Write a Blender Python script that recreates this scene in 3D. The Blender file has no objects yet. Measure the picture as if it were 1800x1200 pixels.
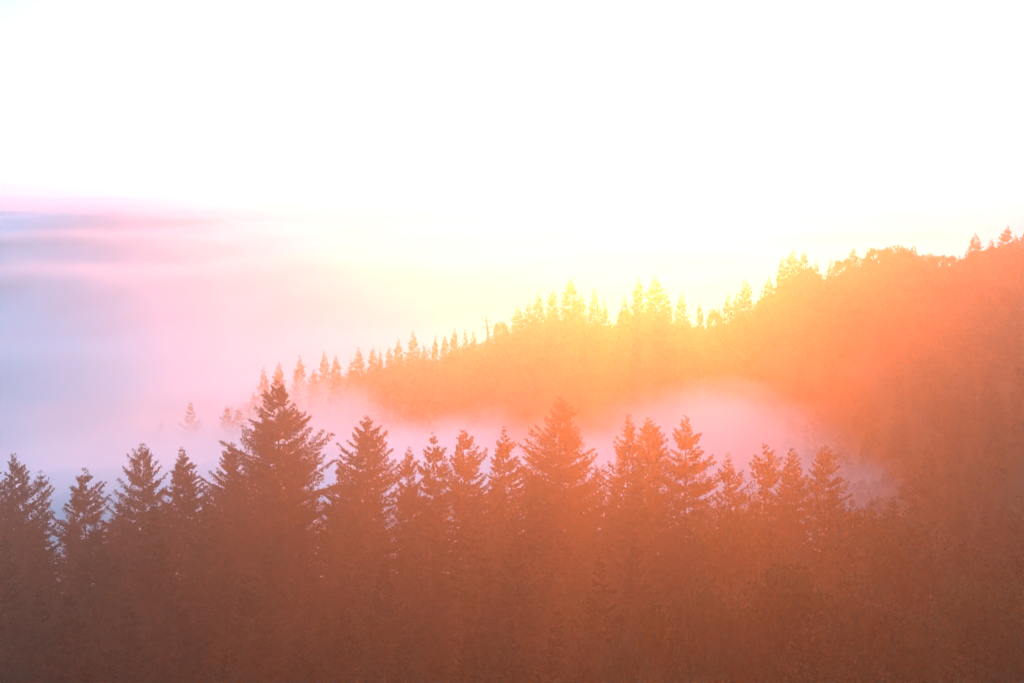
import bpy, math, random
import numpy as np
from mathutils import Vector, noise as mnoise

R = math.radians
scene = bpy.context.scene
col = scene.collection

# ------------------------------------------------------------------ camera
F, CX, CY, HOR = 2500.0, 900.0, 600.0, 330.0      # photograph pixels
PITCH = math.atan((CY - HOR) / F)
cam_d = bpy.data.cameras.new('camera')
cam_d.sensor_width = 36.0
cam_d.lens = 36.0 * F / 1800.0
cam_d.clip_start = 0.5
cam_d.clip_end = 90000.0
cam = bpy.data.objects.new('camera', cam_d)
col.objects.link(cam)
cam.location = (0, 0, 0)
cam.rotation_euler = (R(90) - PITCH, 0, 0)
scene.camera = cam

def ray(px, py):
    """unit-forward direction (y = 1) of a photograph pixel"""
    r, u = (px - CX) / F, (CY - py) / F
    y = math.cos(PITCH) + u * math.sin(PITCH)
    z = -math.sin(PITCH) + u * math.cos(PITCH)
    return r / y, z / y

def at(px, py, y):
    a, e = ray(px, py)
    return Vector((a * y, y, e * y))

# ------------------------------------------------------------------ sky and sun
SUN_EL, SUN_AZ = R(2.2), math.atan(ray(1130, 330)[0])
world = bpy.data.worlds.new('World')
scene.world = world
world.use_nodes = True
wn = world.node_tree
wn.nodes.clear()
sky = wn.nodes.new('ShaderNodeTexSky')
sky.sky_type = 'NISHITA'
sky.sun_disc = False
sky.sun_elevation = SUN_EL
sky.sun_rotation = SUN_AZ
sky.altitude = 600
sky.air_density = 0.5
sky.dust_density = 3.6
sky.ozone_density = 3.0
bg = wn.nodes.new('ShaderNodeBackground')
bg.inputs['Strength'].default_value = 0.15
wo = wn.nodes.new('ShaderNodeOutputWorld')
sky_fill = wn.nodes.new('ShaderNodeBackground')          # even bluish fill added to the sky to brighten the fog
sky_fill.inputs['Color'].default_value = (0.18, 0.60, 1.0, 1)
sky_fill.inputs['Strength'].default_value = 0.52
addw = wn.nodes.new('ShaderNodeAddShader')
wn.links.new(sky.outputs[0], bg.inputs['Color'])
wn.links.new(bg.outputs[0], addw.inputs[0])
wn.links.new(sky_fill.outputs[0], addw.inputs[1])
wn.links.new(addw.outputs[0], wo.inputs['Surface'])

sun_d = bpy.data.lights.new('sun', 'SUN')
sun_d.energy = 3.0
sun_d.angle = R(0.6)
sun_d.color = (1.0, 0.175, 0.015)
sun = bpy.data.objects.new('sun', sun_d)
col.objects.link(sun)
sdir = Vector((math.sin(SUN_AZ) * math.cos(SUN_EL), math.cos(SUN_AZ) * math.cos(SUN_EL), math.sin(SUN_EL)))
sun.rotation_euler = sdir.to_track_quat('Z', 'Y').to_euler()
sun.location = sdir * 400

vs = scene.view_settings
vs.view_transform = 'Standard'
vs.look = 'None'
vs.exposure = 0.7
vs.gamma = 1.0
vs.use_curve_mapping = False

cy = scene.cycles
cy.max_bounces = 6
cy.diffuse_bounces = 2
cy.glossy_bounces = 1
cy.transmission_bounces = 2
cy.transparent_max_bounces = 8
cy.volume_bounces = 3
cy.use_denoising = True
cy.volume_max_steps = 256
cy.sample_clamp_indirect = 8.0

# ------------------------------------------------------------------ materials
def mat_base(name):
    m = bpy.data.materials.new(name)
    m.use_nodes = True
    m.node_tree.nodes.clear()
    return m, m.node_tree.nodes, m.node_tree.links

def foliage_mat(name, dark, light, trans=0.35):
    m, n, l = mat_base(name)
    out = n.new('ShaderNodeOutputMaterial')
    geo = n.new('ShaderNodeNewGeometry')
    nz = n.new('ShaderNodeTexNoise'); nz.inputs['Scale'].default_value = 0.7; nz.inputs['Detail'].default_value = 3
    l.new(geo.outputs['Position'], nz.inputs['Vector'])
    oi = n.new('ShaderNodeObjectInfo')
    add = n.new('ShaderNodeMath'); add.operation = 'MULTIPLY_ADD'
    add.inputs[1].default_value = 0.5; l.new(oi.outputs['Random'], add.inputs[0]); 
    sub = n.new('ShaderNodeMath'); sub.operation = 'SUBTRACT'; sub.inputs[1].default_value = 0.25
    l.new(nz.outputs[0], sub.inputs[0]); l.new(sub.outputs[0], add.inputs[2])
    mix = n.new('ShaderNodeMix'); mix.data_type = 'RGBA'
    mix.inputs[6].default_value = (*dark, 1); mix.inputs[7].default_value = (*light, 1)
    l.new(add.outputs[0], mix.inputs[0])
    d = n.new('ShaderNodeBsdfDiffuse'); t = n.new('ShaderNodeBsdfTranslucent')
    l.new(mix.outputs[2], d.inputs[0]); l.new(mix.outputs[2], t.inputs[0])
    ms = n.new('ShaderNodeMixShader'); ms.inputs[0].default_value = trans
    l.new(d.outputs[0], ms.inputs[1]); l.new(t.outputs[0], ms.inputs[2])
    l.new(ms.outputs[0], out.inputs['Surface'])
    return m

def rough_mat(name, c1, c2, scale):
    m, n, l = mat_base(name)
    out = n.new('ShaderNodeOutputMaterial')
    geo = n.new('ShaderNodeNewGeometry')
    nz = n.new('ShaderNodeTexNoise'); nz.inputs['Scale'].default_value = scale; nz.inputs['Detail'].default_value = 6
    l.new(geo.outputs['Position'], nz.inputs['Vector'])
    mix = n.new('ShaderNodeMix'); mix.data_type = 'RGBA'
    mix.inputs[6].default_value = (*c1, 1); mix.inputs[7].default_value = (*c2, 1)
    l.new(nz.outputs[0], mix.inputs[0])
    d = n.new('ShaderNodeBsdfDiffuse')
    l.new(mix.outputs[2], d.inputs[0])
    l.new(d.outputs[0], out.inputs['Surface'])
    return m

M_FIR = foliage_mat('fir_needles', (0.016, 0.026, 0.013), (0.045, 0.06, 0.026))
M_OAK = foliage_mat('oak_leaves', (0.028, 0.04, 0.017), (0.06, 0.075, 0.03))
M_BARK = rough_mat('bark', (0.035, 0.025, 0.018), (0.09, 0.065, 0.05), 6.0)
M_SOIL = rough_mat('forest_floor', (0.03, 0.035, 0.015), (0.09, 0.075, 0.04), 0.15)

# ------------------------------------------------------------------ the lie of the land
def interp(tab, x):
    xs = [t[0] for t in tab]; ys = [t[1] for t in tab]
    return float(np.interp(x, xs, ys))

RIDGE_LINE = [(-600, 1000), (0, 830), (300, 752), (450, 722), (500, 704), (600, 674), (700, 648), (800, 628), (860, 610),
              (900, 594), (940, 576), (1000, 566), (1070, 584), (1110, 562), (1180, 572), (1240, 590), (1260, 574),
              (1310, 564), (1340, 545), (1360, 515), (1400, 494), (1440, 500), (1500, 488), (1550, 470), (1600, 474),
              (1680, 482), (1720, 462), (1800, 444), (2000, 410), (2400, 360)]
RIDGE_DIST = [(-600, 490), (0, 488), (300, 486), (450, 480), (600, 468), (800, 445), (1000, 415), (1250, 385), (1560, 330), (1800, 300), (2400, 290)]
VALLEY = [(-600, -98), (420, -98), (650, -120), (1250, -125), (1420, -115), (1560, -100), (1700, -85), (1900, -75), (2400, -70)]

def sstep(a, b, x):
    t = min(1.0, max(0.0, (x - a) / (b - a)))
    return t * t * (3 - 2 * t)

def fbm(x, y, s, o=4, seed=0.0):
    return mnoise.fractal(Vector((x * s + seed, y * s - seed, seed * 1.7)), 1.0, 2.0, o)

def ground(x, y):
    d = max(1.0, y)
    if y > 30:
        px = CX + F * (x / y) * 1.0
        px = max(-600, min(2400, px))
    else:
        px = max(-600, min(2400, CX + F * x / 30.0))
    # lookout and the forested shoulder below it
    rr = math.hypot(x, y)
    near = -1.9 - 73.0 * sstep(2, 62, rr) + 1.6 * fbm(x, y, 0.03, 3, 5.0)
    near += 16.0 * sstep(1150, 1600, px) * sstep(60, 125, rr) * (1 - sstep(150, 225, rr))
    near -= 0.62 * max(0.0, rr - 245)
    val = interp(VALLEY, px) + 4 * fbm(x, y, 0.012, 3, 2.0)
    # the far ridge
    rd = interp(RIDGE_DIST, px)
    cz = ray(0, interp(RIDGE_LINE, px) + 20)[1] * rd
    dd = y - rd
    if dd < 0:
        rz = cz + (cz - interp(VALLEY, px)) * -1.0 * (1 - math.exp(-((-dd) / 66.0) ** 1.5))
    else:
        rz = cz - 0.42 * max(0, dd - 6)
    rz += 2.5 * fbm(x, y, 0.02, 3, 9.0) * min(1, abs(dd) / 40.0)
    k = 6.0
    far = k * math.log(math.exp(max(-400, rz) / k) + math.exp(val / k)) if dd < 0 else max(rz, -150 if rz < -150 else rz)
    m = max(near, far)
    return m + math.log(math.exp((near - m) / 4) + math.exp((far - m) / 4)) * 4 - 0.0

def mesh_obj(name, verts, faces, mat, parent=None, smooth=False):
    me = bpy.data.meshes.new(name)
    me.from_pydata(verts, [], faces)
    if smooth:
        me.polygons.foreach_set('use_smooth', [True] * len(me.polygons))
    me.materials.append(mat)
    me.update()
    o = bpy.data.objects.new(name, me)
    col.objects.link(o)
    if parent: o.parent = parent
    return o

def grid_faces(nx, ny):
    return [(j * nx + i, j * nx + i + 1, (j + 1) * nx + i + 1, (j + 1) * nx + i) for j in range(ny - 1) for i in range(nx - 1)]

XL, XR, Y0, Y1 = -104.0, 188.0, -60.0, 516.0
nx, ny = 90, 170
vv = []
for j in range(ny):
    y = Y0 + (Y1 - Y0) * j / (ny - 1)
    for i in range(nx):
        x = XL + (XR - XL) * i / (nx - 1)
        vv.append((x, y, ground(x, y)))
hills = mesh_obj('hills', vv, grid_faces(nx, ny), M_SOIL, smooth=True)
hills['kind'] = 'structure'
hills['label'] = 'wooded hillside, valley and far ridge under the trees'

# ------------------------------------------------------------------ tree makers
def np_mesh(name, V, n_quad, mat):
    """V: (n_quad*4, 3) verts of separate quads"""
    me = bpy.data.meshes.new(name)
    me.vertices.add(n_quad * 4)
    me.vertices.foreach_set('co', V.astype(np.float32).ravel())
    me.loops.add(n_quad * 4)
    me.loops.foreach_set('vertex_index', np.arange(n_quad * 4, dtype=np.int32))
    me.polygons.add(n_quad)
    me.polygons.foreach_set('loop_start', np.arange(0, n_quad * 4, 4, dtype=np.int32))
    me.update(calc_edges=True)
    me.validate()
    me.materials.append(mat)
    return me

class Sticks:
    def __init__(s): s.v = []; s.f = []
    def tube(s, pts, rad, sides=5):
        b = len(s.v)
        for k, (p, r) in enumerate(zip(pts, rad)):
            for q in range(sides):
                a = 2 * math.pi * q / sides
                s.v.append((p[0] + r * math.cos(a), p[1] + r * math.sin(a), p[2]))
        for k in range(len(pts) - 1):
            for q in range(sides):
                q2 = (q + 1) % sides
                s.f.append((b + k * sides + q, b + k * sides + q2, b + (k + 1) * sides + q2, b + (k + 1) * sides + q))
        s.f.append(tuple(b + (len(pts) - 1) * sides + q for q in range(sides)))
    def limb(s, pts, r0, r1):
        """three-sided limb roughly across its own direction"""
        b = len(s.v); n = len(pts)
        for k, p in enumerate(pts):
            r = r0 + (r1 - r0) * k / (n - 1)
            d = pts[min(n - 1, k + 1)] - pts[max(0, k - 1)]
            u = np.cross(d, (0, 0, 1.0)); ul = np.linalg.norm(u)
            u = u / ul if ul > 1e-6 else np.array((1.0, 0, 0))
            w = np.cross(u, d); w = w / (np.linalg.norm(w) + 1e-9)
            for a in (0.5, 2.6, 4.7):
                s.v.append(tuple(p + r * (u * math.cos(a) + w * math.sin(a))))
        for k in range(n - 1):
            for q in range(3):
                q2 = (q + 1) % 3
                s.f.append((b + 3 * k + q, b + 3 * k + q2, b + 3 * k + 3 + q2, b + 3 * k + 3 + q))
    def mesh(s, name, mat):
        me = bpy.data.meshes.new(name)
        me.from_pydata(s.v, [], s.f)
        me.materials.append(mat)
        me.update()
        return me

ca0, sa0 = math.cos, math.sin
def make_conifer(H, prof, seed, whorl=0.5, per=5, dens=1.0, spray=0.6, up=0.5, droop=0.0, lean=0.0, tri_limbs=True, gap=0.0, bare=0.0, rn=.55):
    """prof: [(depth below tip, left radius, right radius)], metres.  Returns trunk mesh, crown mesh."""
    rs = np.random.RandomState(seed)
    hs = np.array([p[0] for p in prof]); Ls = np.array([p[1] for p in prof]); Rs = np.array([p[2] for p in prof])
    st = Sticks()
    rt = 0.011 * H + 0.05
    depth = hs[-1]
    axis = lambda z: (lean * (z / H) ** 2 + 0.12 * math.sin(z * 0.35 + seed), 0.1 * math.cos(z * 0.3 + seed))
    zz = [0, H * 0.25, H * 0.5, H * 0.75, H * 0.92, H]
    st.tube([(*axis(z), z) for z in zz], [rt * (1.25 if k == 0 else 1) * (1 - z / H * 0.97) for k, z in enumerate(zz)], 6)
    quads = []
    h = 0.12
    while h < depth:
        n = per if h > 1.0 else 3
        a0 = rs.uniform(0, 6.28)
        for k in range(n):
            if rs.rand() < gap * (1 if h > 1 else 0): continue
            az = a0 + 6.283 * k / n + rs.normal(0, 0.3)
            w = (1 + math.cos(az)) / 2
            hb = h + rs.uniform(-0.3, 0.3) * whorl
            hb = max(0.05, hb)
            r = float(np.interp(hb, hs, Ls)) * (1 - w) + float(np.interp(hb, hs, Rs)) * w
            r *= rs.uniform(0.6, 1.18) * (1 + rn * mnoise.noise(Vector((hb * .33 + seed * 3.1, 1.3 * ca0(az), 1.3 * sa0(az)))))
            r = max(r, 0.12)
            t_h = min(1.0, hb / (0.55 * depth + 1e-6))
            a = up * (1 - t_h) + (0.12 - droop) * t_h + rs.normal(0, 0.08)
            b = 0.16 + rs.normal(0, 0.06)
            z0 = H - hb - r * (a + b)
            z0 = min(z0, H - 0.05)
            if z0 < 0.3: continue
            ox, oy = axis(z0)
            ca, sa = math.cos(az), math.sin(az)
            curve = rs.normal(0, 0.12)
            def P(t):
                rad = r * t
                return np.array([ox + ca * rad - sa * curve * rad * t, oy + sa * rad + ca * curve * rad * t, z0 + r * (a * t + b * t * t - 0.06 * math.sin(3.1 * t))])
            if tri_limbs and r > 0.5:
                st.limb([P(0), P(0.5), P(0.97)], 0.018 + 0.017 * r, 0.012)
            if rs.rand() < bare: continue
            ns = max(3, int(r / spray * 17.0 * dens))
            tmin = 0.08 if r < 1.5 else 0.16
            ts = tmin + (1.0 - tmin) * rs.rand(ns) ** 0.8
            for t in ts:
                quads.append((t, r, ca, sa, a, b, z0, ox, oy, curve))
        h += whorl * rs.uniform(0.7, 1.3) * (0.6 + 0.4 * min(1, h / 3.0))
    # the leader
    A = np.array(quads)
    n = len(A)
    t, r, ca, sa, a, b, z0, ox, oy, cv = A.T
    rad = r * t
    px = ox + ca * rad - sa * cv * rad * t
    py = oy + sa * rad + ca * cv * rad * t
    pz = z0 + r * (a * t + b * t * t - 0.06 * np.sin(3.1 * t))
    Pt = np.stack([px, py, pz], 1)
    dirv = np.stack([ca - sa * cv * 2 * t, sa + ca * cv * 2 * t, a + 2 * b * t], 1)
    dirv /= np.linalg.norm(dirv, axis=1)[:, None]
    side = np.cross(dirv, np.array([0, 0, 1.0])); side /= np.linalg.norm(side, axis=1)[:, None] + 1e-9
    upv = np.cross(side, dirv)
    sgn = np.where(rs.rand(n) < 0.5, -1, 1)
    # boughs are fans: twigs spread sideways from the bough and hang a little
    fan = rs.rand(n) ** 1.3 * (0.30 * r * np.sqrt(np.clip(t * (1.02 - t), 0, 1)) + 0.04)
    Pt = Pt + side * (fan * sgn)[:, None] + upv * (fan * rs.normal(-0.18, 0.22, n))[:, None]
    phi = rs.uniform(0.25, 1.15, n) * (1 - 0.7 * np.clip((t - .8) / .2, 0, 1))
    el = rs.normal(0.10, 0.42, n)
    d2 = dirv * np.cos(phi)[:, None] + side * (np.sin(phi) * sgn)[:, None]
    d2 = d2 * np.cos(el)[:, None] + upv * np.sin(el)[:, None]
    ln = spray * rs.uniform(0.6, 1.25, n) * np.clip(0.5 + r * 0.4, 0.5, 1.15) * (0.62 + 0.75 * (1 - t))
    wd = ln * rs.uniform(0.22, 0.40, n)
    rv = rs.normal(size=(n, 3))
    wv = np.cross(d2, rv); wv /= np.linalg.norm(wv, axis=1)[:, None] + 1e-9
    V = np.empty((n, 4, 3))
    V[:, 0] = Pt
    mid = Pt + d2 * (ln * 0.55)[:, None]
    V[:, 1] = mid + wv * (wd * 0.5)[:, None]
    V[:, 2] = Pt + d2 * ln[:, None] + np.array([0, 0, -0.04])
    V[:, 3] = mid - wv * (wd * 0.5)[:, None]
    return st.mesh('trunk', M_BARK), np_mesh('crown', V.reshape(-1, 3), n, M_FIR)

def make_broadleaf(H, W, seed, leaves=5000, leaf=0.35, lobes=14):
    """round-headed tree: trunk, forking limbs, leaf faces gathered in clumps"""
    rs = np.random.RandomState(seed)
    st = Sticks()
    st.tube([(0, 0, 0), (0.1, 0, H * 0.2), (0.05, 0.1, H * 0.42)], [0.032 * H, 0.024 * H, 0.018 * H], 7)
    cl = []
    for k in range(lobes * 3):
        u = rs.rand(); az = rs.uniform(0, 6.283)
        ze = u ** 0.7
        rr = W * 0.5 * math.sqrt(max(0.05, 1 - (ze * 0.93) ** 2)) * rs.uniform(0.72, 1.0)
        c = np.array([rr * math.cos(az), rr * math.sin(az), H * 0.42 + H * 0.55 * ze * rs.uniform(0.85, 1.0)])
        cl.append((c, W * rs.uniform(0.07, 0.15)))
        if k % 3 == 0:
            p0 = np.array([0.05, 0.05, H * rs.uniform(0.2, 0.42)])
            m = p0 * 0.45 + c * 0.55 + np.array([0, 0, -0.06 * H])
            st.limb([p0, m, c * 0.95 + p0 * 0.05], 0.012 * H, 0.03)
    per = leaves // len(cl)
    Ps = []; 
    for c, r in cl:
        g = rs.normal(size=(per, 3)); g /= np.linalg.norm(g, axis=1)[:, None]
        g *= (rs.rand(per) ** 0.4)[:, None] * r * np.array([1.25, 1.25, 0.8])
        Ps.append(c + g)
    P = np.concatenate(Ps); n = len(P)
    d = rs.normal(size=(n, 3)); d /= np.linalg.norm(d, axis=1)[:, None]
    w = np.cross(d, rs.normal(size=(n, 3))); w /= np.linalg.norm(w, axis=1)[:, None]
    ln = leaf * rs.uniform(0.6, 1.3, n)
    V = np.empty((n, 4, 3))
    V[:, 0] = P - d * ln[:, None] * 0.5
    V[:, 1] = P + w * ln[:, None] * 0.3
    V[:, 2] = P + d * ln[:, None] * 0.5
    V[:, 3] = P - w * ln[:, None] * 0.3
    return st.mesh('trunk', M_BARK), np_mesh('crown', V.reshape(-1, 3), n, M_OAK)

def plant(name, meshes, loc, label, cat='tree', group=None, rz=0.0, sc=(1, 1, 1)):
    e = bpy.data.objects.new(name, None)
    e.empty_display_size = 1.0
    e.location = loc; e.rotation_euler = (0, 0, rz); e.scale = sc
    e['label'] = label; e['category'] = cat
    if group: e['group'] = group
    col.objects.link(e)
    for nm, me in zip(('trunk', 'crown'), meshes):
        if me is None: continue
        c = bpy.data.objects.new(nm, me); c.parent = e
        col.objects.link(c)
    return e

# ------------------------------------------------------------------ the row of firs against the fog
NS = 1.35
# tip x, tip y, distance, [(pixels below the tip, left, right)], options, label
HEROES = [
 (-30, 800, 168, [(0, 3, 3), (40, 20, 30), (80, 40, 48), (140, 60, 60), (330, 70, 70)], dict(gap=.1), 'ragged fir at the open end of the row beside the fork-topped fir'),
 (25, 797, 166, [(0, 3, 3), (16, 8, 10), (35, 9, 28), (50, 9, 40), (75, 20, 55), (110, 45, 48), (140, 50, 50), (330, 60, 60)], dict(gap=.22, up=.8), 'fork-topped fir with one long side bough raised to the right'),
 (72, 826, 163, [(0, 2, 3), (20, 10, 16), (50, 16, 20), (90, 22, 24), (300, 35, 35)], dict(gap=.35, up=1.0, dens=.8), 'thin airy fir with upswept boughs beside the fork-topped fir'),
 (147, 821, 165, [(0, 2, 2), (14, 8, 10), (30, 16, 24), (50, 28, 28), (65, 45, 32), (95, 52, 45), (120, 60, 50), (320, 65, 60)], dict(gap=.15, up=.6), 'narrow pointed fir with tiered boughs between the fork-topped fir and a broad fir'),
 (250, 779, 168, [(0, 3, 4), (14, 16, 16), (35, 24, 26), (50, 34, 28), (70, 40, 32), (100, 50, 45), (350, 70, 70)], dict(up=.9, dens=1.1), 'broad fir with a crown of several upright leaders'),
 (320, 786, 166, [(0, 2, 2), (18, 8, 9), (38, 16, 20), (55, 22, 28), (80, 30, 38), (110, 42, 45), (330, 60, 60)], dict(), 'slim spire-shaped fir next to the fir with several leaders'),
 (408, 777, 168, [(0, 3, 3), (18, 12, 10), (40, 26, 16), (62, 40, 24), (90, 50, 34), (330, 65, 60)], dict(up=.7), 'smaller fir leaning on the flank of the tallest broad fir'),
 (488, 668, 160, [(0, 3, 3), (12, 14, 12), (28, 24, 20), (40, 26, 20), (50, 40, 44), (62, 44, 44), (78, 62, 34), (88, 62, 64), (105, 66, 74), (125, 62, 72), (145, 64, 70), (170, 76, 80), (210, 84, 90), (480, 100, 100)], dict(dens=1.5, gap=.1, up=.45, rn=.35, whorl=.6), 'tallest broad fir of the row with ragged lobed crown'),
 (600, 812, 172, [(0, 2, 2), (20, 10, 12), (60, 26, 26), (330, 50, 50)], dict(gap=.35), 'low thin fir filling the gap beside the tallest broad fir'),
 (645, 729, 163, [(0, 3, 3), (14, 12, 12), (28, 20, 30), (45, 34, 38), (58, 50, 44), (75, 52, 54), (95, 56, 56), (390, 85, 80)], dict(dens=1.25, up=.6), 'dense dome-shouldered fir beside the gap in the row'),
 (718, 784, 170, [(0, 2, 2), (14, 7, 7), (30, 14, 12), (50, 16, 16), (80, 24, 24), (330, 50, 50)], dict(gap=.2, up=.8), 'little slender fir between two bigger firs'),
 (762, 759, 166, [(0, 2, 2), (14, 9, 9), (28, 14, 17), (44, 20, 24), (60, 26, 30), (90, 32, 38), (350, 60, 60)], dict(gap=.1), 'pointed fir with light gaps showing through its lower boughs'),
 (815, 754, 168, [(0, 4, 4), (10, 6, 14), (22, 8, 26), (34, 12, 38), (50, 20, 42), (80, 34, 45), (350, 60, 60)], dict(gap=.22, up=.7), 'flat-topped lopsided fir with thin upright twigs'),
 (886, 749, 167, [(0, 1.5, 1.5), (18, 4, 5), (26, 12, 12), (44, 17, 14), (60, 26, 24), (90, 34, 38), (350, 60, 60)], dict(gap=.1), 'fir with a thin bare leader standing above its crown'),
 (985, 694, 161, [(0, 3, 3), (16, 12, 12), (24, 16, 27), (34, 22, 18), (46, 28, 26), (56, 38, 26), (64, 46, 48), (80, 58, 50), (100, 66, 68), (130, 76, 78), (440, 100, 100)], dict(dens=1.3, up=.5), 'massive full fir rising over the middle of the row with stubby side boughs'),
 (1105, 727, 165, [(0, 2, 2), (12, 8, 8), (30, 12, 12), (46, 22, 16), (70, 30, 22), (100, 36, 30), (380, 60, 60)], dict(dens=1.1), 'steep narrow fir, the first of a close pair'),
 (1141, 733, 167, [(0, 3, 3), (10, 10, 9), (26, 14, 18), (44, 20, 26), (64, 26, 36), (100, 34, 46), (380, 60, 60)], dict(dens=1.1), 'rounder fir, the second of a close pair'),
 (1206, 729, 163, [(0, 2, 2), (12, 9, 9), (24, 13, 17), (34, 24, 24), (40, 22, 32), (52, 20, 20), (66, 32, 44), (74, 34, 56), (90, 38, 62), (120, 50, 60), (390, 75, 75)], dict(gap=.1, droop=.05, whorl=.85), 'tiered fir with long level boughs, next to an airy see-through fir'),
 (1281, 794, 164, [(0, 2, 2), (10, 6, 6), (24, 14, 14), (36, 20, 24), (50, 26, 32), (66, 28, 40), (80, 30, 46), (320, 50, 50)], dict(gap=.32, up=.75, dens=.8, whorl=.75), 'airy see-through fir whose bare trunk shows between upswept boughs'),
 (1346, 779, 162, [(0, 3, 2), (14, 8, 12), (26, 20, 26), (40, 24, 32), (54, 24, 34), (66, 12, 30), (90, 30, 34), (340, 55, 55)], dict(gap=.2, droop=-.1, whorl=.9), 'windswept fir with long boughs all reaching to the left'),
 (1397, 787, 164, [(0, 2, 2), (12, 6, 8), (24, 10, 13), (34, 14, 13), (44, 20, 26), (70, 28, 40), (340, 55, 55)], dict(dens=1.15, lean=-.4), 'crooked narrow fir next to the windswept fir'),
 (1452, 782, 176, [(0, 3, 3), (14, 14, 14), (30, 22, 20), (50, 26, 30), (90, 34, 40), (340, 55, 55)], dict(gap=.2), 'hazy loose fir standing last in the row before the valley mist'),
]
for i, (tx, ty, d, prof, opt, label) in enumerate(HEROES):
    d = d * NS
    tip = at(tx, ty, d)
    gz = ground(tip.x, tip.y) - 0.3
    H = tip.z - gz
    s = d / F * math.hypot(1, ray(tx, ty)[1]) 
    pr = [(p[0] * s, p[1] * s * 1.15, p[2] * s * 1.15) for p in prof if p[0] * s < H - 2.5]
    pr.append((H - 2.0, pr[-1][1] * 1.1, pr[-1][2] * 1.1))
    hr = random.Random(i * 7 + 1)
    me = make_conifer(H, pr, 100 + i, **{**dict(dens=1.4, whorl=.62 + hr.uniform(-.08, .2), spray=.52, lean=0), **opt})
    plant('fir_tree', me, (tip.x, tip.y, gz), label, 'fir tree', 'firs of the row against the fog')

# ------------------------------------------------------------------ the forest on the near shoulder
def spire(H, w, k):
    return [(0, .1, .1), (.06 * H, .1 * w + .1, .1 * w + .1), (.2 * H, .42 * w, .42 * w), (.45 * H, .75 * w, .75 * w), (.8 * H, w, w), (.9 * H, .8 * w, .8 * w)]
NEAR = [make_conifer(32, spire(32, 4.4 + .45 * k, k), 40 + k, dens=.8, whorl=.8, per=5, up=.4 + .1 * k, gap=.04 * k, spray=.66) for k in range(6)]
NEAR_W = ['slender', 'full', 'bushy', 'upswept', 'loose', 'sparse']
FAR = [make_conifer(18, spire(18, 2.5 + .35 * k, k), 60 + k, dens=.7, whorl=.7, per=5, up=.45, gap=.08, spray=.9, tri_limbs=False) for k in range(5)]
OAK = [make_broadleaf(14, 13, 5, 9000, .42), make_broadleaf(11, 12, 6, 7000, .42)]
FOAK = [make_broadleaf(9, 11, 7, 1800, .7), make_broadleaf(8, 9, 8, 1500, .7)]

LIMIT = [(-200, 880), (0, 890), (100, 925), (190, 890), (300, 865), (400, 850), (490, 820), (600, 850), (700, 850), (780, 890), (900, 830), (985, 810),
         (1060, 830), (1140, 820), (1250, 870), (1310, 890), (1400, 862), (1480, 872), (1600, 880), (1800, 872), (2100, 850)]
rnd = random.Random(7)
near_spots = []
y = 94.0
while y < 246:
    a0, a1 = -0.385, 0.385
    x = a0 * y + rnd.uniform(0, 5)
    while x < a1 * y:
        xx, yy = x + rnd.uniform(-2.5, 2.5), y + rnd.uniform(-2.5, 2.5)
        near_spots.append((xx, yy))
        x += 10.0
    y += 9.2
n_near = 0
OAK_SPOTS = [(1440, 1005, 100, 0, 'big round-headed oak swelling above the lower canopy'), (1640, 935, 112, 1, 'round oak below the misty right-hand slope'),
             (1310, 905, 135, 1, 'low round oak under the windswept fir'), (1560, 895, 138, 0, 'wide oak at the edge of the misty hollow'),
             (1760, 1010, 96, 0, 'spreading oak on the steep right-hand bank'), (1200, 1050, 98, 1, 'small round oak among the lower firs')]
ok = []
for (px_, py_, d_, k, lab) in OAK_SPOTS:
    t = at(px_, py_, d_ * NS)
    gz = ground(t.x, t.y) - .2
    h = t.z - gz
    base_h = (14, 11)[k]
    s = max(.5, h / base_h)
    plant('oak_tree', OAK[k], (t.x, t.y, gz), lab, 'oak tree', 'oaks of the near forest', rz=rnd.uniform(0, 6), sc=(min(s, 1.5), min(s, 1.5), s))
    ok.append((t.x, t.y))
hero_xy = [(at(h_[0], h_[1], h_[2] * NS).x, at(h_[0], h_[1], h_[2] * NS).y) for h_ in HEROES]
for (xx, yy) in near_spots:
    if any((xx - a) ** 2 + (yy - b) ** 2 < 55 for a, b in ok): continue
    if any((xx - a) ** 2 + (yy - b) ** 2 < 8 for a, b in hero_xy): continue
    px_ = CX + F * xx / yy
    gz = ground(xx, yy) - .3
    h = rnd.uniform(22, 36) if yy < 200 else rnd.uniform(28, 38)
    lim = ray(0, interp(LIMIT, px_) - 18 + rnd.uniform(0, 34))[1] * yy
    # keep the nearest crowns low enough to leave the lookout open
    tipz = min(gz + h, lim)
    h = tipz - gz
    if h < 12: continue
    tpy = CY + F * math.tan(math.atan(-tipz / yy) - PITCH)
    if any(abs(px_ - o_[0]) < 170 and yy < o_[2] * NS + 6 and tpy < o_[1] + 110 for o_ in OAK_SPOTS): continue
    k = rnd.randrange(6)
    s = h / 32
    w = min(1.15, max(.7, s)) * rnd.uniform(.9, 1.25)
    zone = 'steep bank below the lookout' if yy < 145 else ('middle of the near slope' if yy < 195 else 'brow behind the fir row')
    plant('fir_tree', NEAR[k], (xx, yy, gz), NEAR_W[k] + ' dark fir in the forest on the ' + zone, 'fir tree', NEAR_W[k] + ' firs on the ' + zone, rz=rnd.uniform(0, 6.28), sc=(w, w, s))
    n_near += 1

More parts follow.
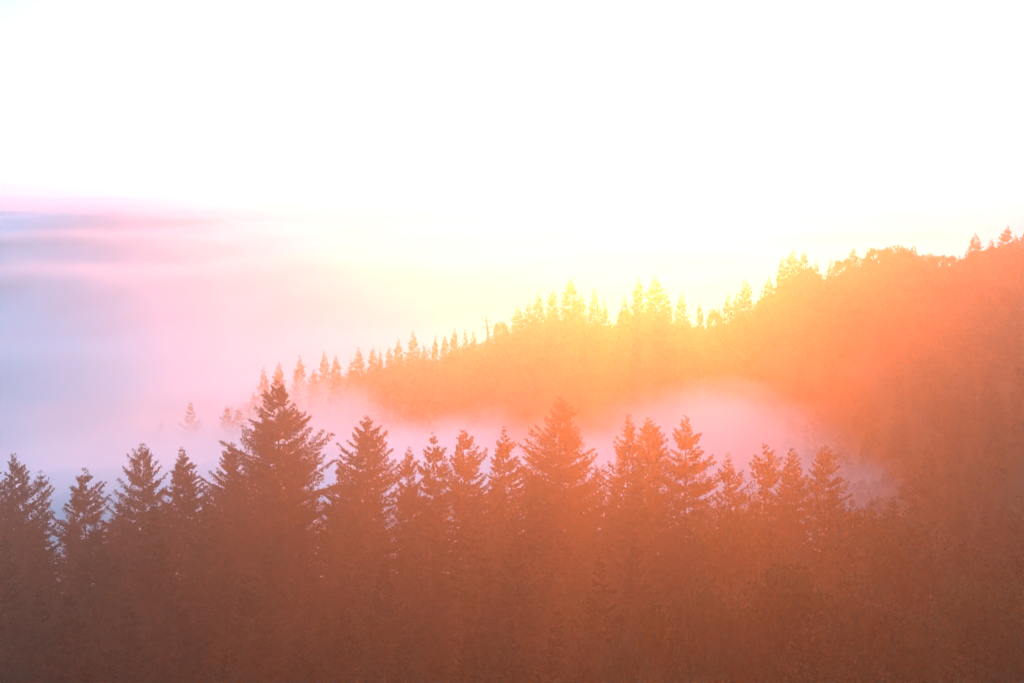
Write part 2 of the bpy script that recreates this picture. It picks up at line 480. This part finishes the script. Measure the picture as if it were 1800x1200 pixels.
# ------------------------------------------------------------------ the far ridge
SKY = [(463, 645, 24), (490, 634, 26), (527, 628, 26), (551, 648, 30), (570, 620, 20), (590, 620, 22), (617, 624, 16), (630, 611, 22), (655, 608, 18), (668, 612, 12), (684, 606, 14),
       (700, 594, 18), (726, 581, 22), (745, 602, 12), (765, 588, 18), (782, 588, 16), (799, 577, 20), (818, 579, 16), (832, 580, 16),
       (911, 539, 26), (930, 528, 22), (947, 513, 26), (972, 508, 24), (1003, 487, 34), (1022, 516, 20), (1045, 506, 26), (1062, 528, 22), (1098, 520, 24), (1123, 488, 28), (1152, 484, 36), (1172, 510, 24), (1198, 515, 22), (1230, 529, 18),
       (1264, 536, 16), (1280, 515, 22), (1295, 512, 20), (1311, 488, 26), (1338, 510, 20), (1352, 486, 20), (1375, 450, 22), (1393, 437, 26), (1413, 439, 24), (1435, 456, 26), (1461, 454, 22), (1500, 432, 22), (1512, 447, 12), (1526, 434, 18),
       (1606, 429, 20), (1642, 449, 10), (1687, 447, 12), (1701, 436, 14), (1715, 409, 28), (1743, 419, 20), (1771, 397, 30), (1786, 412, 22), (1802, 405, 26), (1830, 395, 26), (1860, 390, 26), (1790, 425, 20), (1480, 468, 14)]
SKY_OAK = [(1484, 455, 40), (1546, 437, 62), (1575, 433, 60), (1590, 440, 40), (1628, 448, 50), (1660, 449, 56), (1420, 470, 40), (880, 566, 30), (1255, 545, 26), (1100, 545, 30), (1340, 525, 30)]
far_n = 0
def far_tree(px_, py_, wpx, off, label, group, oak=False, dense=False):
    rd = interp(RIDGE_DIST, px_) + off
    t = at(px_, py_, rd)
    gz = ground(t.x, t.y) - .4
    h = t.z - gz
    if h < 3: h = 3.0
    wm = wpx * rd / F
    if oak:
        k = rnd.randrange(2); me = FOAK[k]; bh, bw = ((9, 11), (8, 9))[k]
        plant('oak_tree', me, (t.x, t.y, gz), label, 'oak tree', group, rz=rnd.uniform(0, 6.28), sc=(wm / bw, wm / bw, h / bh))
    else:
        k = rnd.randrange(5); me = FAR[k]; bw = 2 * (2.5 + .35 * k)
        w = max(wm * 1.35 / bw, .45)
        if dense: me = NEAR[k]; bw = 2 * (4.4 + .45 * k); w = wm * 1.35 / bw; h *= 18 / 32
        plant('fir_tree', me, (t.x, t.y, gz), label, 'fir tree', group, rz=rnd.uniform(0, 6.28), sc=(w, w, h / 18))

def side_of(px_):
    if px_ < 800: return 'foggy low tail of the far ridge'
    if px_ < 1240: return 'sunlit middle knoll of the far ridge'
    if px_ < 1480: return 'steep shoulder of the far ridge beyond the notch'
    return 'high end of the far ridge'
NAMED = {1715: 'tall spiky fir standing clear on the high end of the far ridge', 1771: 'tallest spiky fir at the top of the far ridge', 1311: 'lone spire fir in the dip below the steep shoulder of the far ridge',
         1152: 'bushy fir in the glare at the peak of the middle knoll', 1003: 'tall fir crowning the glowing knoll of the far ridge', 726: 'fir rising highest from the low tail of the far ridge',
         1743: 'short fir between the two tall spiky firs of the far ridge', 1500: 'thin spire fir just before the round oaks of the far ridge'}
for (a, b, w) in SKY:
    if a in NAMED: far_tree(a, b, w, rnd.uniform(-3, 4), NAMED[a], 'skyline firs')
    else: far_tree(a, b + (rnd.uniform(-5, 9) if a < 700 else 0), w, rnd.uniform(-16, 4), 'small fir on the skyline of the ' + side_of(a), 'skyline firs of the ' + side_of(a))
for (a, b, w) in SKY_OAK:
    far_tree(a, b, w, rnd.uniform(-3, 3), 'round oak on the skyline of the ' + side_of(a), 'skyline oaks of the ' + side_of(a), oak=True)
# the dead snag
t = at(857, 554, 438); gz = ground(t.x, t.y) - .4
st = Sticks(); Hs = t.z - gz
st.tube([(0, 0, 0), (.1, 0, Hs * .6), (-.5, 0, Hs)], [.45, .32, .08], 6)
sn = bpy.data.objects.new('dead_tree', None); sn.location = (t.x, t.y, gz); col.objects.link(sn)
sn['label'] = 'bare dead snag with forked antler-like top on the far ridge'; sn['category'] = 'dead tree'
o = bpy.data.objects.new('trunk', st.mesh('trunk', M_BARK)); o.parent = sn; col.objects.link(o)
for (z0, dx, dz) in ((.86, -1.8, 1.6), (.84, 1.6, 1.4), (.72, 2.4, 1.0), (.7, -2.0, 1.2), (.6, 1.5, .6)):
    s2 = Sticks(); p0 = np.array([-.2 * z0, 0, Hs * z0]); p1 = p0 + np.array([dx * .6, .3, dz * .3]); p2 = p0 + np.array([dx, .2, dz])
    s2.limb([p0, p1, p2], .16, .05)
    o = bpy.data.objects.new('branch', s2.mesh('branch', M_BARK)); o.parent = sn; col.objects.link(o)
# second rank on the low tail, one shoulder nearer
for (a, b, w, off) in [(552, 650, 34, -35), (590, 655, 40, -38), (612, 664, 30, -30), (660, 640, 34, -35), (690, 630, 46, -40), (722, 624, 30, -40), (752, 617, 50, -42), (520, 668, 26, -35),
                       (445, 690, 24, -30), (470, 676, 30, -25)]:
    far_tree(a, b, w, off, 'hazy fir in the second rank below the tail of the far ridge', 'second rank firs below the ridge tail')
for (a, b, w) in [(335, 706, 56), (398, 711, 50), (418, 716, 58), (283, 738, 36)]:
    far_tree(a, b, w, -70, 'treetop just poking out of the fog beyond the ridge tail', 'treetops poking out of the fog', dense=True)
# slope forest below the skyline: the nearest ones single, the rest as one mass
cand = []
for _ in range(9000):
    px_ = rnd.uniform(380, 1950)
    rd = interp(RIDGE_DIST, px_)
    yy = rd - rnd.uniform(3, 200)
    if yy < (290 if px_ < 1420 else 248): continue
    xx = ray(px_, 330)[0] * yy
    gz = ground(xx, yy)
    if gz < -84: continue
    if any((xx - c[0]) ** 2 + (yy - c[1]) ** 2 < (5.2 if px_ < 1500 else 6.0) ** 2 for c in cand): continue
    cand.append((xx, yy, gz, px_))
    if len(cand) >= 900: break
for _ in range(2500):          # the scrubby right-hand slope
    px_ = rnd.uniform(1420, 1900); yy = rnd.uniform(246, 330); xx = ray(px_, 330)[0] * yy
    if xx > 170: continue
    gz = ground(xx, yy)
    if gz < -92 or any((xx - c[0]) ** 2 + (yy - c[1]) ** 2 < 20 for c in cand): continue
    cand.append((xx, yy, gz, px_))
print('cand', len(cand))
cand.sort(key=lambda c: c[1])
mass_v, mass_n = [], 0
ex = [np.empty(0)] * 5
for k in range(5):
    me = FAR[k][1]; b = np.empty(len(me.vertices) * 3); me.vertices.foreach_get('co', b); ex[k] = b.reshape(-1, 3)
for i, (xx, yy, gz, px_) in enumerate(cand):
    h = rnd.uniform(9, 16); k = rnd.randrange(5); w = rnd.uniform(.6, 1.0)
    # stay below the traced skyline
    lim = ray(0, interp(RIDGE_LINE, px_) - 24)[1] * yy
    h = min(h, lim - gz)
    if h < 4: continue
    oak = px_ > 1420 and rnd.random() < .55
    if i < 30 and not oak:
        plant('fir_tree', FAR[k], (xx, yy, gz - .3), 'fir among the scrub on the slope climbing to the far ridge', 'fir tree', 'firs on the slope to the far ridge', rz=rnd.uniform(0, 6), sc=(w, w, h / 18))
    elif oak and i < 160:
        q = rnd.randrange(2)
        plant('oak_tree', FOAK[q], (xx, yy, gz - .3), 'bushy oak on the slope climbing to the far ridge', 'oak tree', 'oaks on the slope to the far ridge', rz=rnd.uniform(0, 6), sc=(.7, .7, min(1, h / 10)))
    else:
        a = rnd.uniform(0, 6.28); c, s = math.cos(a) * w, math.sin(a) * w
        b = ex[k]
        v = np.stack([b[:, 0] * c - b[:, 1] * s + xx, b[:, 0] * s + b[:, 1] * c + yy, b[:, 2] * h / 18 + gz - .3], 1)
        v = v.reshape(-1, 4, 3)[::2].reshape(-1, 3)
        mass_v.append(v)
# the close-set crowns along the crest
px_ = 455.0
while px_ < 1860:
    for off in (-3, -13):
        rd = interp(RIDGE_DIST, px_) + off + rnd.uniform(-4, 4)
        t = at(px_ + rnd.uniform(-4, 4), interp(RIDGE_LINE, px_) - 16 + rnd.uniform(-6, 14) + (6 if off < -10 else 0), rd)
        gz = ground(t.x, t.y) - .3
        h = t.z - gz
        if h > 2.5:
            k = rnd.randrange(5); w = rnd.uniform(.75, 1.15)
            a = rnd.uniform(0, 6.28); c, s = math.cos(a) * w, math.sin(a) * w
            b = ex[k]
            mass_v.append(np.stack([b[:, 0] * c - b[:, 1] * s + t.x, b[:, 0] * s + b[:, 1] * c + t.y, b[:, 2] * h / 18 + gz], 1))
    px_ += rnd.uniform(8, 13)
mv = np.concatenate(mass_v)
fo = bpy.data.objects.new('ridge_forest', np_mesh('ridge_forest', mv, len(mv) // 4, M_FIR))
col.objects.link(fo)
fo['kind'] = 'stuff'; fo['label'] = 'hazy mass of forest covering the far ridge slope'; fo['category'] = 'forest'
print('near', n_near, 'cand', len(cand), 'mass quads', len(mv) // 4)

# ------------------------------------------------------------------ fog in the valley
def fog_surface_mat():
    m, n, l = mat_base('fog_core')
    out = n.new('ShaderNodeOutputMaterial')
    d = n.new('ShaderNodeBsdfDiffuse'); d.inputs[0].default_value = (.85, .85, .86, 1)
    l.new(d.outputs[0], out.inputs['Surface'])
    return m
M_FOG = fog_surface_mat()
FOG_Z = -64.0
def fog_z(x, y):
    r = math.hypot(x, y)
    k = min(1.0, r / 6000)
    z = FOG_Z - 16 * sstep(300, 440, r) + 8 * fbm(x, y, .0045, 5, 3.3) - 24 * (1 - sstep(256, 276, y)) * (1 if x > -107.1 and y < 280 else 0)
    return z + 30 * sstep(600, 1600, r) * fbm(x, y, .0022, 3, 1.3) + 50 * k * fbm(x, y, .0005, 4, 7.7) - r * r / (2 * 6.371e6)
FX = 292.0
n1, n2 = 120, 110
vv = []
for j in range(n2):
    yy = 262 + 256.7 * j / (n2 - 1)
    for i in range(n1):
        xx = -106.7 + 292.7 * i / (n1 - 1)
        vv.append((xx, yy, fog_z(xx, yy)))
core = mesh_obj('valley_fog', vv, grid_faces(n1, n2), M_FOG, smooth=True)
core['kind'] = 'stuff'; core['label'] = 'thick white fog filling the valley below the ridge'; core['category'] = 'fog'

# soft upper fog: a real volume whose density fades with height
def fog_volume_mat(level, amp, dens, rate, scale, faded):
    m, n, l = mat_base('fog_volume')
    out = n.new('ShaderNodeOutputMaterial')
    geo = n.new('ShaderNodeNewGeometry')
    sep = n.new('ShaderNodeSeparateXYZ'); l.new(geo.outputs['Position'], sep.inputs[0])
    def math_(op, a, b=None, c=None):
        k = n.new('ShaderNodeMath'); k.operation = op
        for i, q in enumerate((a, b, c)):
            if q is None: continue
            if isinstance(q, (int, float)): k.inputs[i].default_value = q
            else: l.new(q, k.inputs[i])
        return k.outputs[0]
    mp = n.new('ShaderNodeMapping'); mp.inputs['Scale'].default_value = scale
    l.new(geo.outputs['Position'], mp.inputs[0])
    nz = n.new('ShaderNodeTexNoise'); nz.inputs['Scale'].default_value = 1.0; nz.inputs['Detail'].default_value = 4; nz.inputs['Roughness'].default_value = .55
    l.new(mp.outputs[0], nz.inputs['Vector'])
    lv = n.new('ShaderNodeMapRange'); lv.interpolation_type = 'SMOOTHSTEP'
    lv.inputs['From Min'].default_value = 300.0; lv.inputs['From Max'].default_value = 440.0
    lv.inputs['To Min'].default_value = level; lv.inputs['To Max'].default_value = level - (16.0 if faded else 3.0)
    l.new(sep.outputs[1], lv.inputs['Value'])
    top = math_('MULTIPLY_ADD', math_('SUBTRACT', nz.outputs[0], .5), amp, lv.outputs[0])
    for (cx_, cy_, rx_, ry_, hh) in (FOG_BUMPS if faded else CLOUD_BUMPS):
        ax = math_('MULTIPLY', math_('SUBTRACT', sep.outputs[0], cx_), 1 / rx_)
        ay = math_('MULTIPLY', math_('SUBTRACT', sep.outputs[1], cy_), 1 / ry_)
        r2 = math_('ADD', math_('MULTIPLY', ax, ax), math_('MULTIPLY', ay, ay))
        g = math_('MULTIPLY', math_('POWER', 2.718, math_('MULTIPLY', r2, -1.0)), hh)
        top = math_('ADD', top, g)
    dz = math_('SUBTRACT', top, sep.outputs[2])
    def fade(sock, a, b):
        k = n.new('ShaderNodeMapRange'); k.interpolation_type = 'SMOOTHSTEP'
        k.inputs['From Min'].default_value = a; k.inputs['From Max'].default_value = b
        l.new(sock, k.inputs['Value'])
        return k.outputs[0]
    edge = math_('MULTIPLY', fade(sep.outputs[1], 256.0, 270.0), 1.0) if faded else 1.0
    mr = n.new('ShaderNodeMapRange'); mr.interpolation_type = 'SMOOTHSTEP'
    mr.inputs['From Min'].default_value = -5.0; mr.inputs['From Max'].default_value = 22.0
    mr.inputs['To Min'].default_value = 0.0; mr.inputs['To Max'].default_value = dens
    l.new(dz, mr.inputs['Value'])
    pv = n.new('ShaderNodeVolumePrincipled')
    pv.inputs['Color'].default_value = (.97, .97, .98, 1)
    pv.inputs['Anisotropy'].default_value = 0.0
    l.new(math_('MULTIPLY', mr.outputs[0], edge), pv.inputs['Density'])
    l.new(pv.outputs[0], out.inputs['Volume'])
    m.cycles.volume_step_rate = rate
    return m
b0 = at(1310, 715, 318)
b1 = at(560, 700, 425)
CLOUD_BUMPS = [(-150.0, 900.0, 260.0, 130.0, 20.0), (-420.0, 1350.0, 150.0, 160.0, 24.0), (-60.0, 1700.0, 320.0, 200.0, 22.0), (-640.0, 2150.0, 260.0, 220.0, 30.0)]
FOG_BUMPS = [(b0.x, b0.y, 20, 34, 17), (b1.x, b1.y, 34, 40, 10)]
def box(name, x0, x1, y0, y1, z0, z1, mat):
    v = [(x, y, z) for z in (z0, z1) for y in (y0, y1) for x in (x0, x1)]
    f = [(0, 2, 3, 1), (4, 5, 7, 6), (0, 1, 5, 4), (2, 6, 7, 3), (0, 4, 6, 2), (1, 3, 7, 5)]
    return mesh_obj(name, v, f, mat)
fv = box('fog_bank', -106.6, 187, 256, 518.6, -100, -42, fog_volume_mat(-57.0, 38.0, .14, .3, (.03, .017, .05), True))
fv['kind'] = 'stuff'; fv['label'] = 'soft drifting top of the valley fog'; fv['category'] = 'fog'

# ------------------------------------------------------------------ the sea of cloud out to the horizon
vv = []; ff = []
nr = 200
ths = sorted([R(-52) + R(284) * i / 419 for i in range(420)] + [math.atan2(297.3, 151.3), math.atan2(297.3, -151.3)])
na = len(ths)
# rings spreading outward from the wall of hazy air round the hill, open behind the lookout
cx0, cy0, hx, hy = 44.0, 222.0, 151.3, 297.3
for i in range(na):
    th = ths[i]
    c, s_ = math.cos(th), math.sin(th)
    e = 1.0 / max(abs(c) / hx, abs(s_) / hy)          # distance to the edge of the box
    for j in range(nr):
        r = e * (70000.0 / e) ** (j / (nr - 1))
        xx, yy = cx0 + c * r, cy0 + s_ * r
        vv.append((xx, yy, fog_z(xx, yy) - (1.6 if j == 0 else 0)))
sea = mesh_obj('cloud_sea', vv, grid_faces(nr, na), M_FOG, smooth=True)
for nm, bx in (('cloud_bank', (-900, 700, 519.4, 2600, -120, -20)), ('cloud_bank', (-420, -107.4, 240, 518.8, -120, -44))):
    cb = box(nm, *bx, fog_volume_mat(-64.0 if bx[3] > 600 else -62.0, 44.0 if bx[3] > 600 else 30.0, .11, .22 if bx[3] > 600 else .7, (.011, .0085, .022), False))
    cb['kind'] = 'stuff'; cb['label'] = 'soft rolling cloud lying on the sea of fog'; cb['category'] = 'cloud'
sea['kind'] = 'stuff'; sea['label'] = 'rolling sea of cloud stretching to the horizon'; sea['category'] = 'cloud'

# pale mist over the far cloud
m, n, l = mat_base('far_mist')
out = n.new('ShaderNodeOutputMaterial')
pv = n.new('ShaderNodeVolumePrincipled')
pv.inputs['Color'].default_value = (.97, .97, .97, 1)
pv.inputs['Density'].default_value = 2.2e-4
pv.inputs['Anisotropy'].default_value = 0.45
l.new(pv.outputs[0], out.inputs['Volume'])
m.cycles.homogeneous_volume = True
dm = box('distant_mist', -45000, 45000, 2605, 60000, -900, -6, m)
dm['kind'] = 'stuff'; dm['label'] = 'pale mist lying over the farthest cloud'; dm['category'] = 'mist'

# ------------------------------------------------------------------ the hazy air
m, n, l = mat_base('haze_air')
out = n.new('ShaderNodeOutputMaterial')
pv = n.new('ShaderNodeVolumePrincipled')
pv.inputs['Color'].default_value = (.98, .90, .72, 1)
pv.inputs['Density'].default_value = 9.0e-4
pv.inputs['Anisotropy'].default_value = 0.845
l.new(pv.outputs[0], out.inputs['Volume'])
m.cycles.homogeneous_volume = True
hz = box('haze', -107, 195, -75, 519, -330, 6, m)
hz['kind'] = 'stuff'; hz['label'] = 'warm sunset haze hanging in the air'; hz['category'] = 'haze'
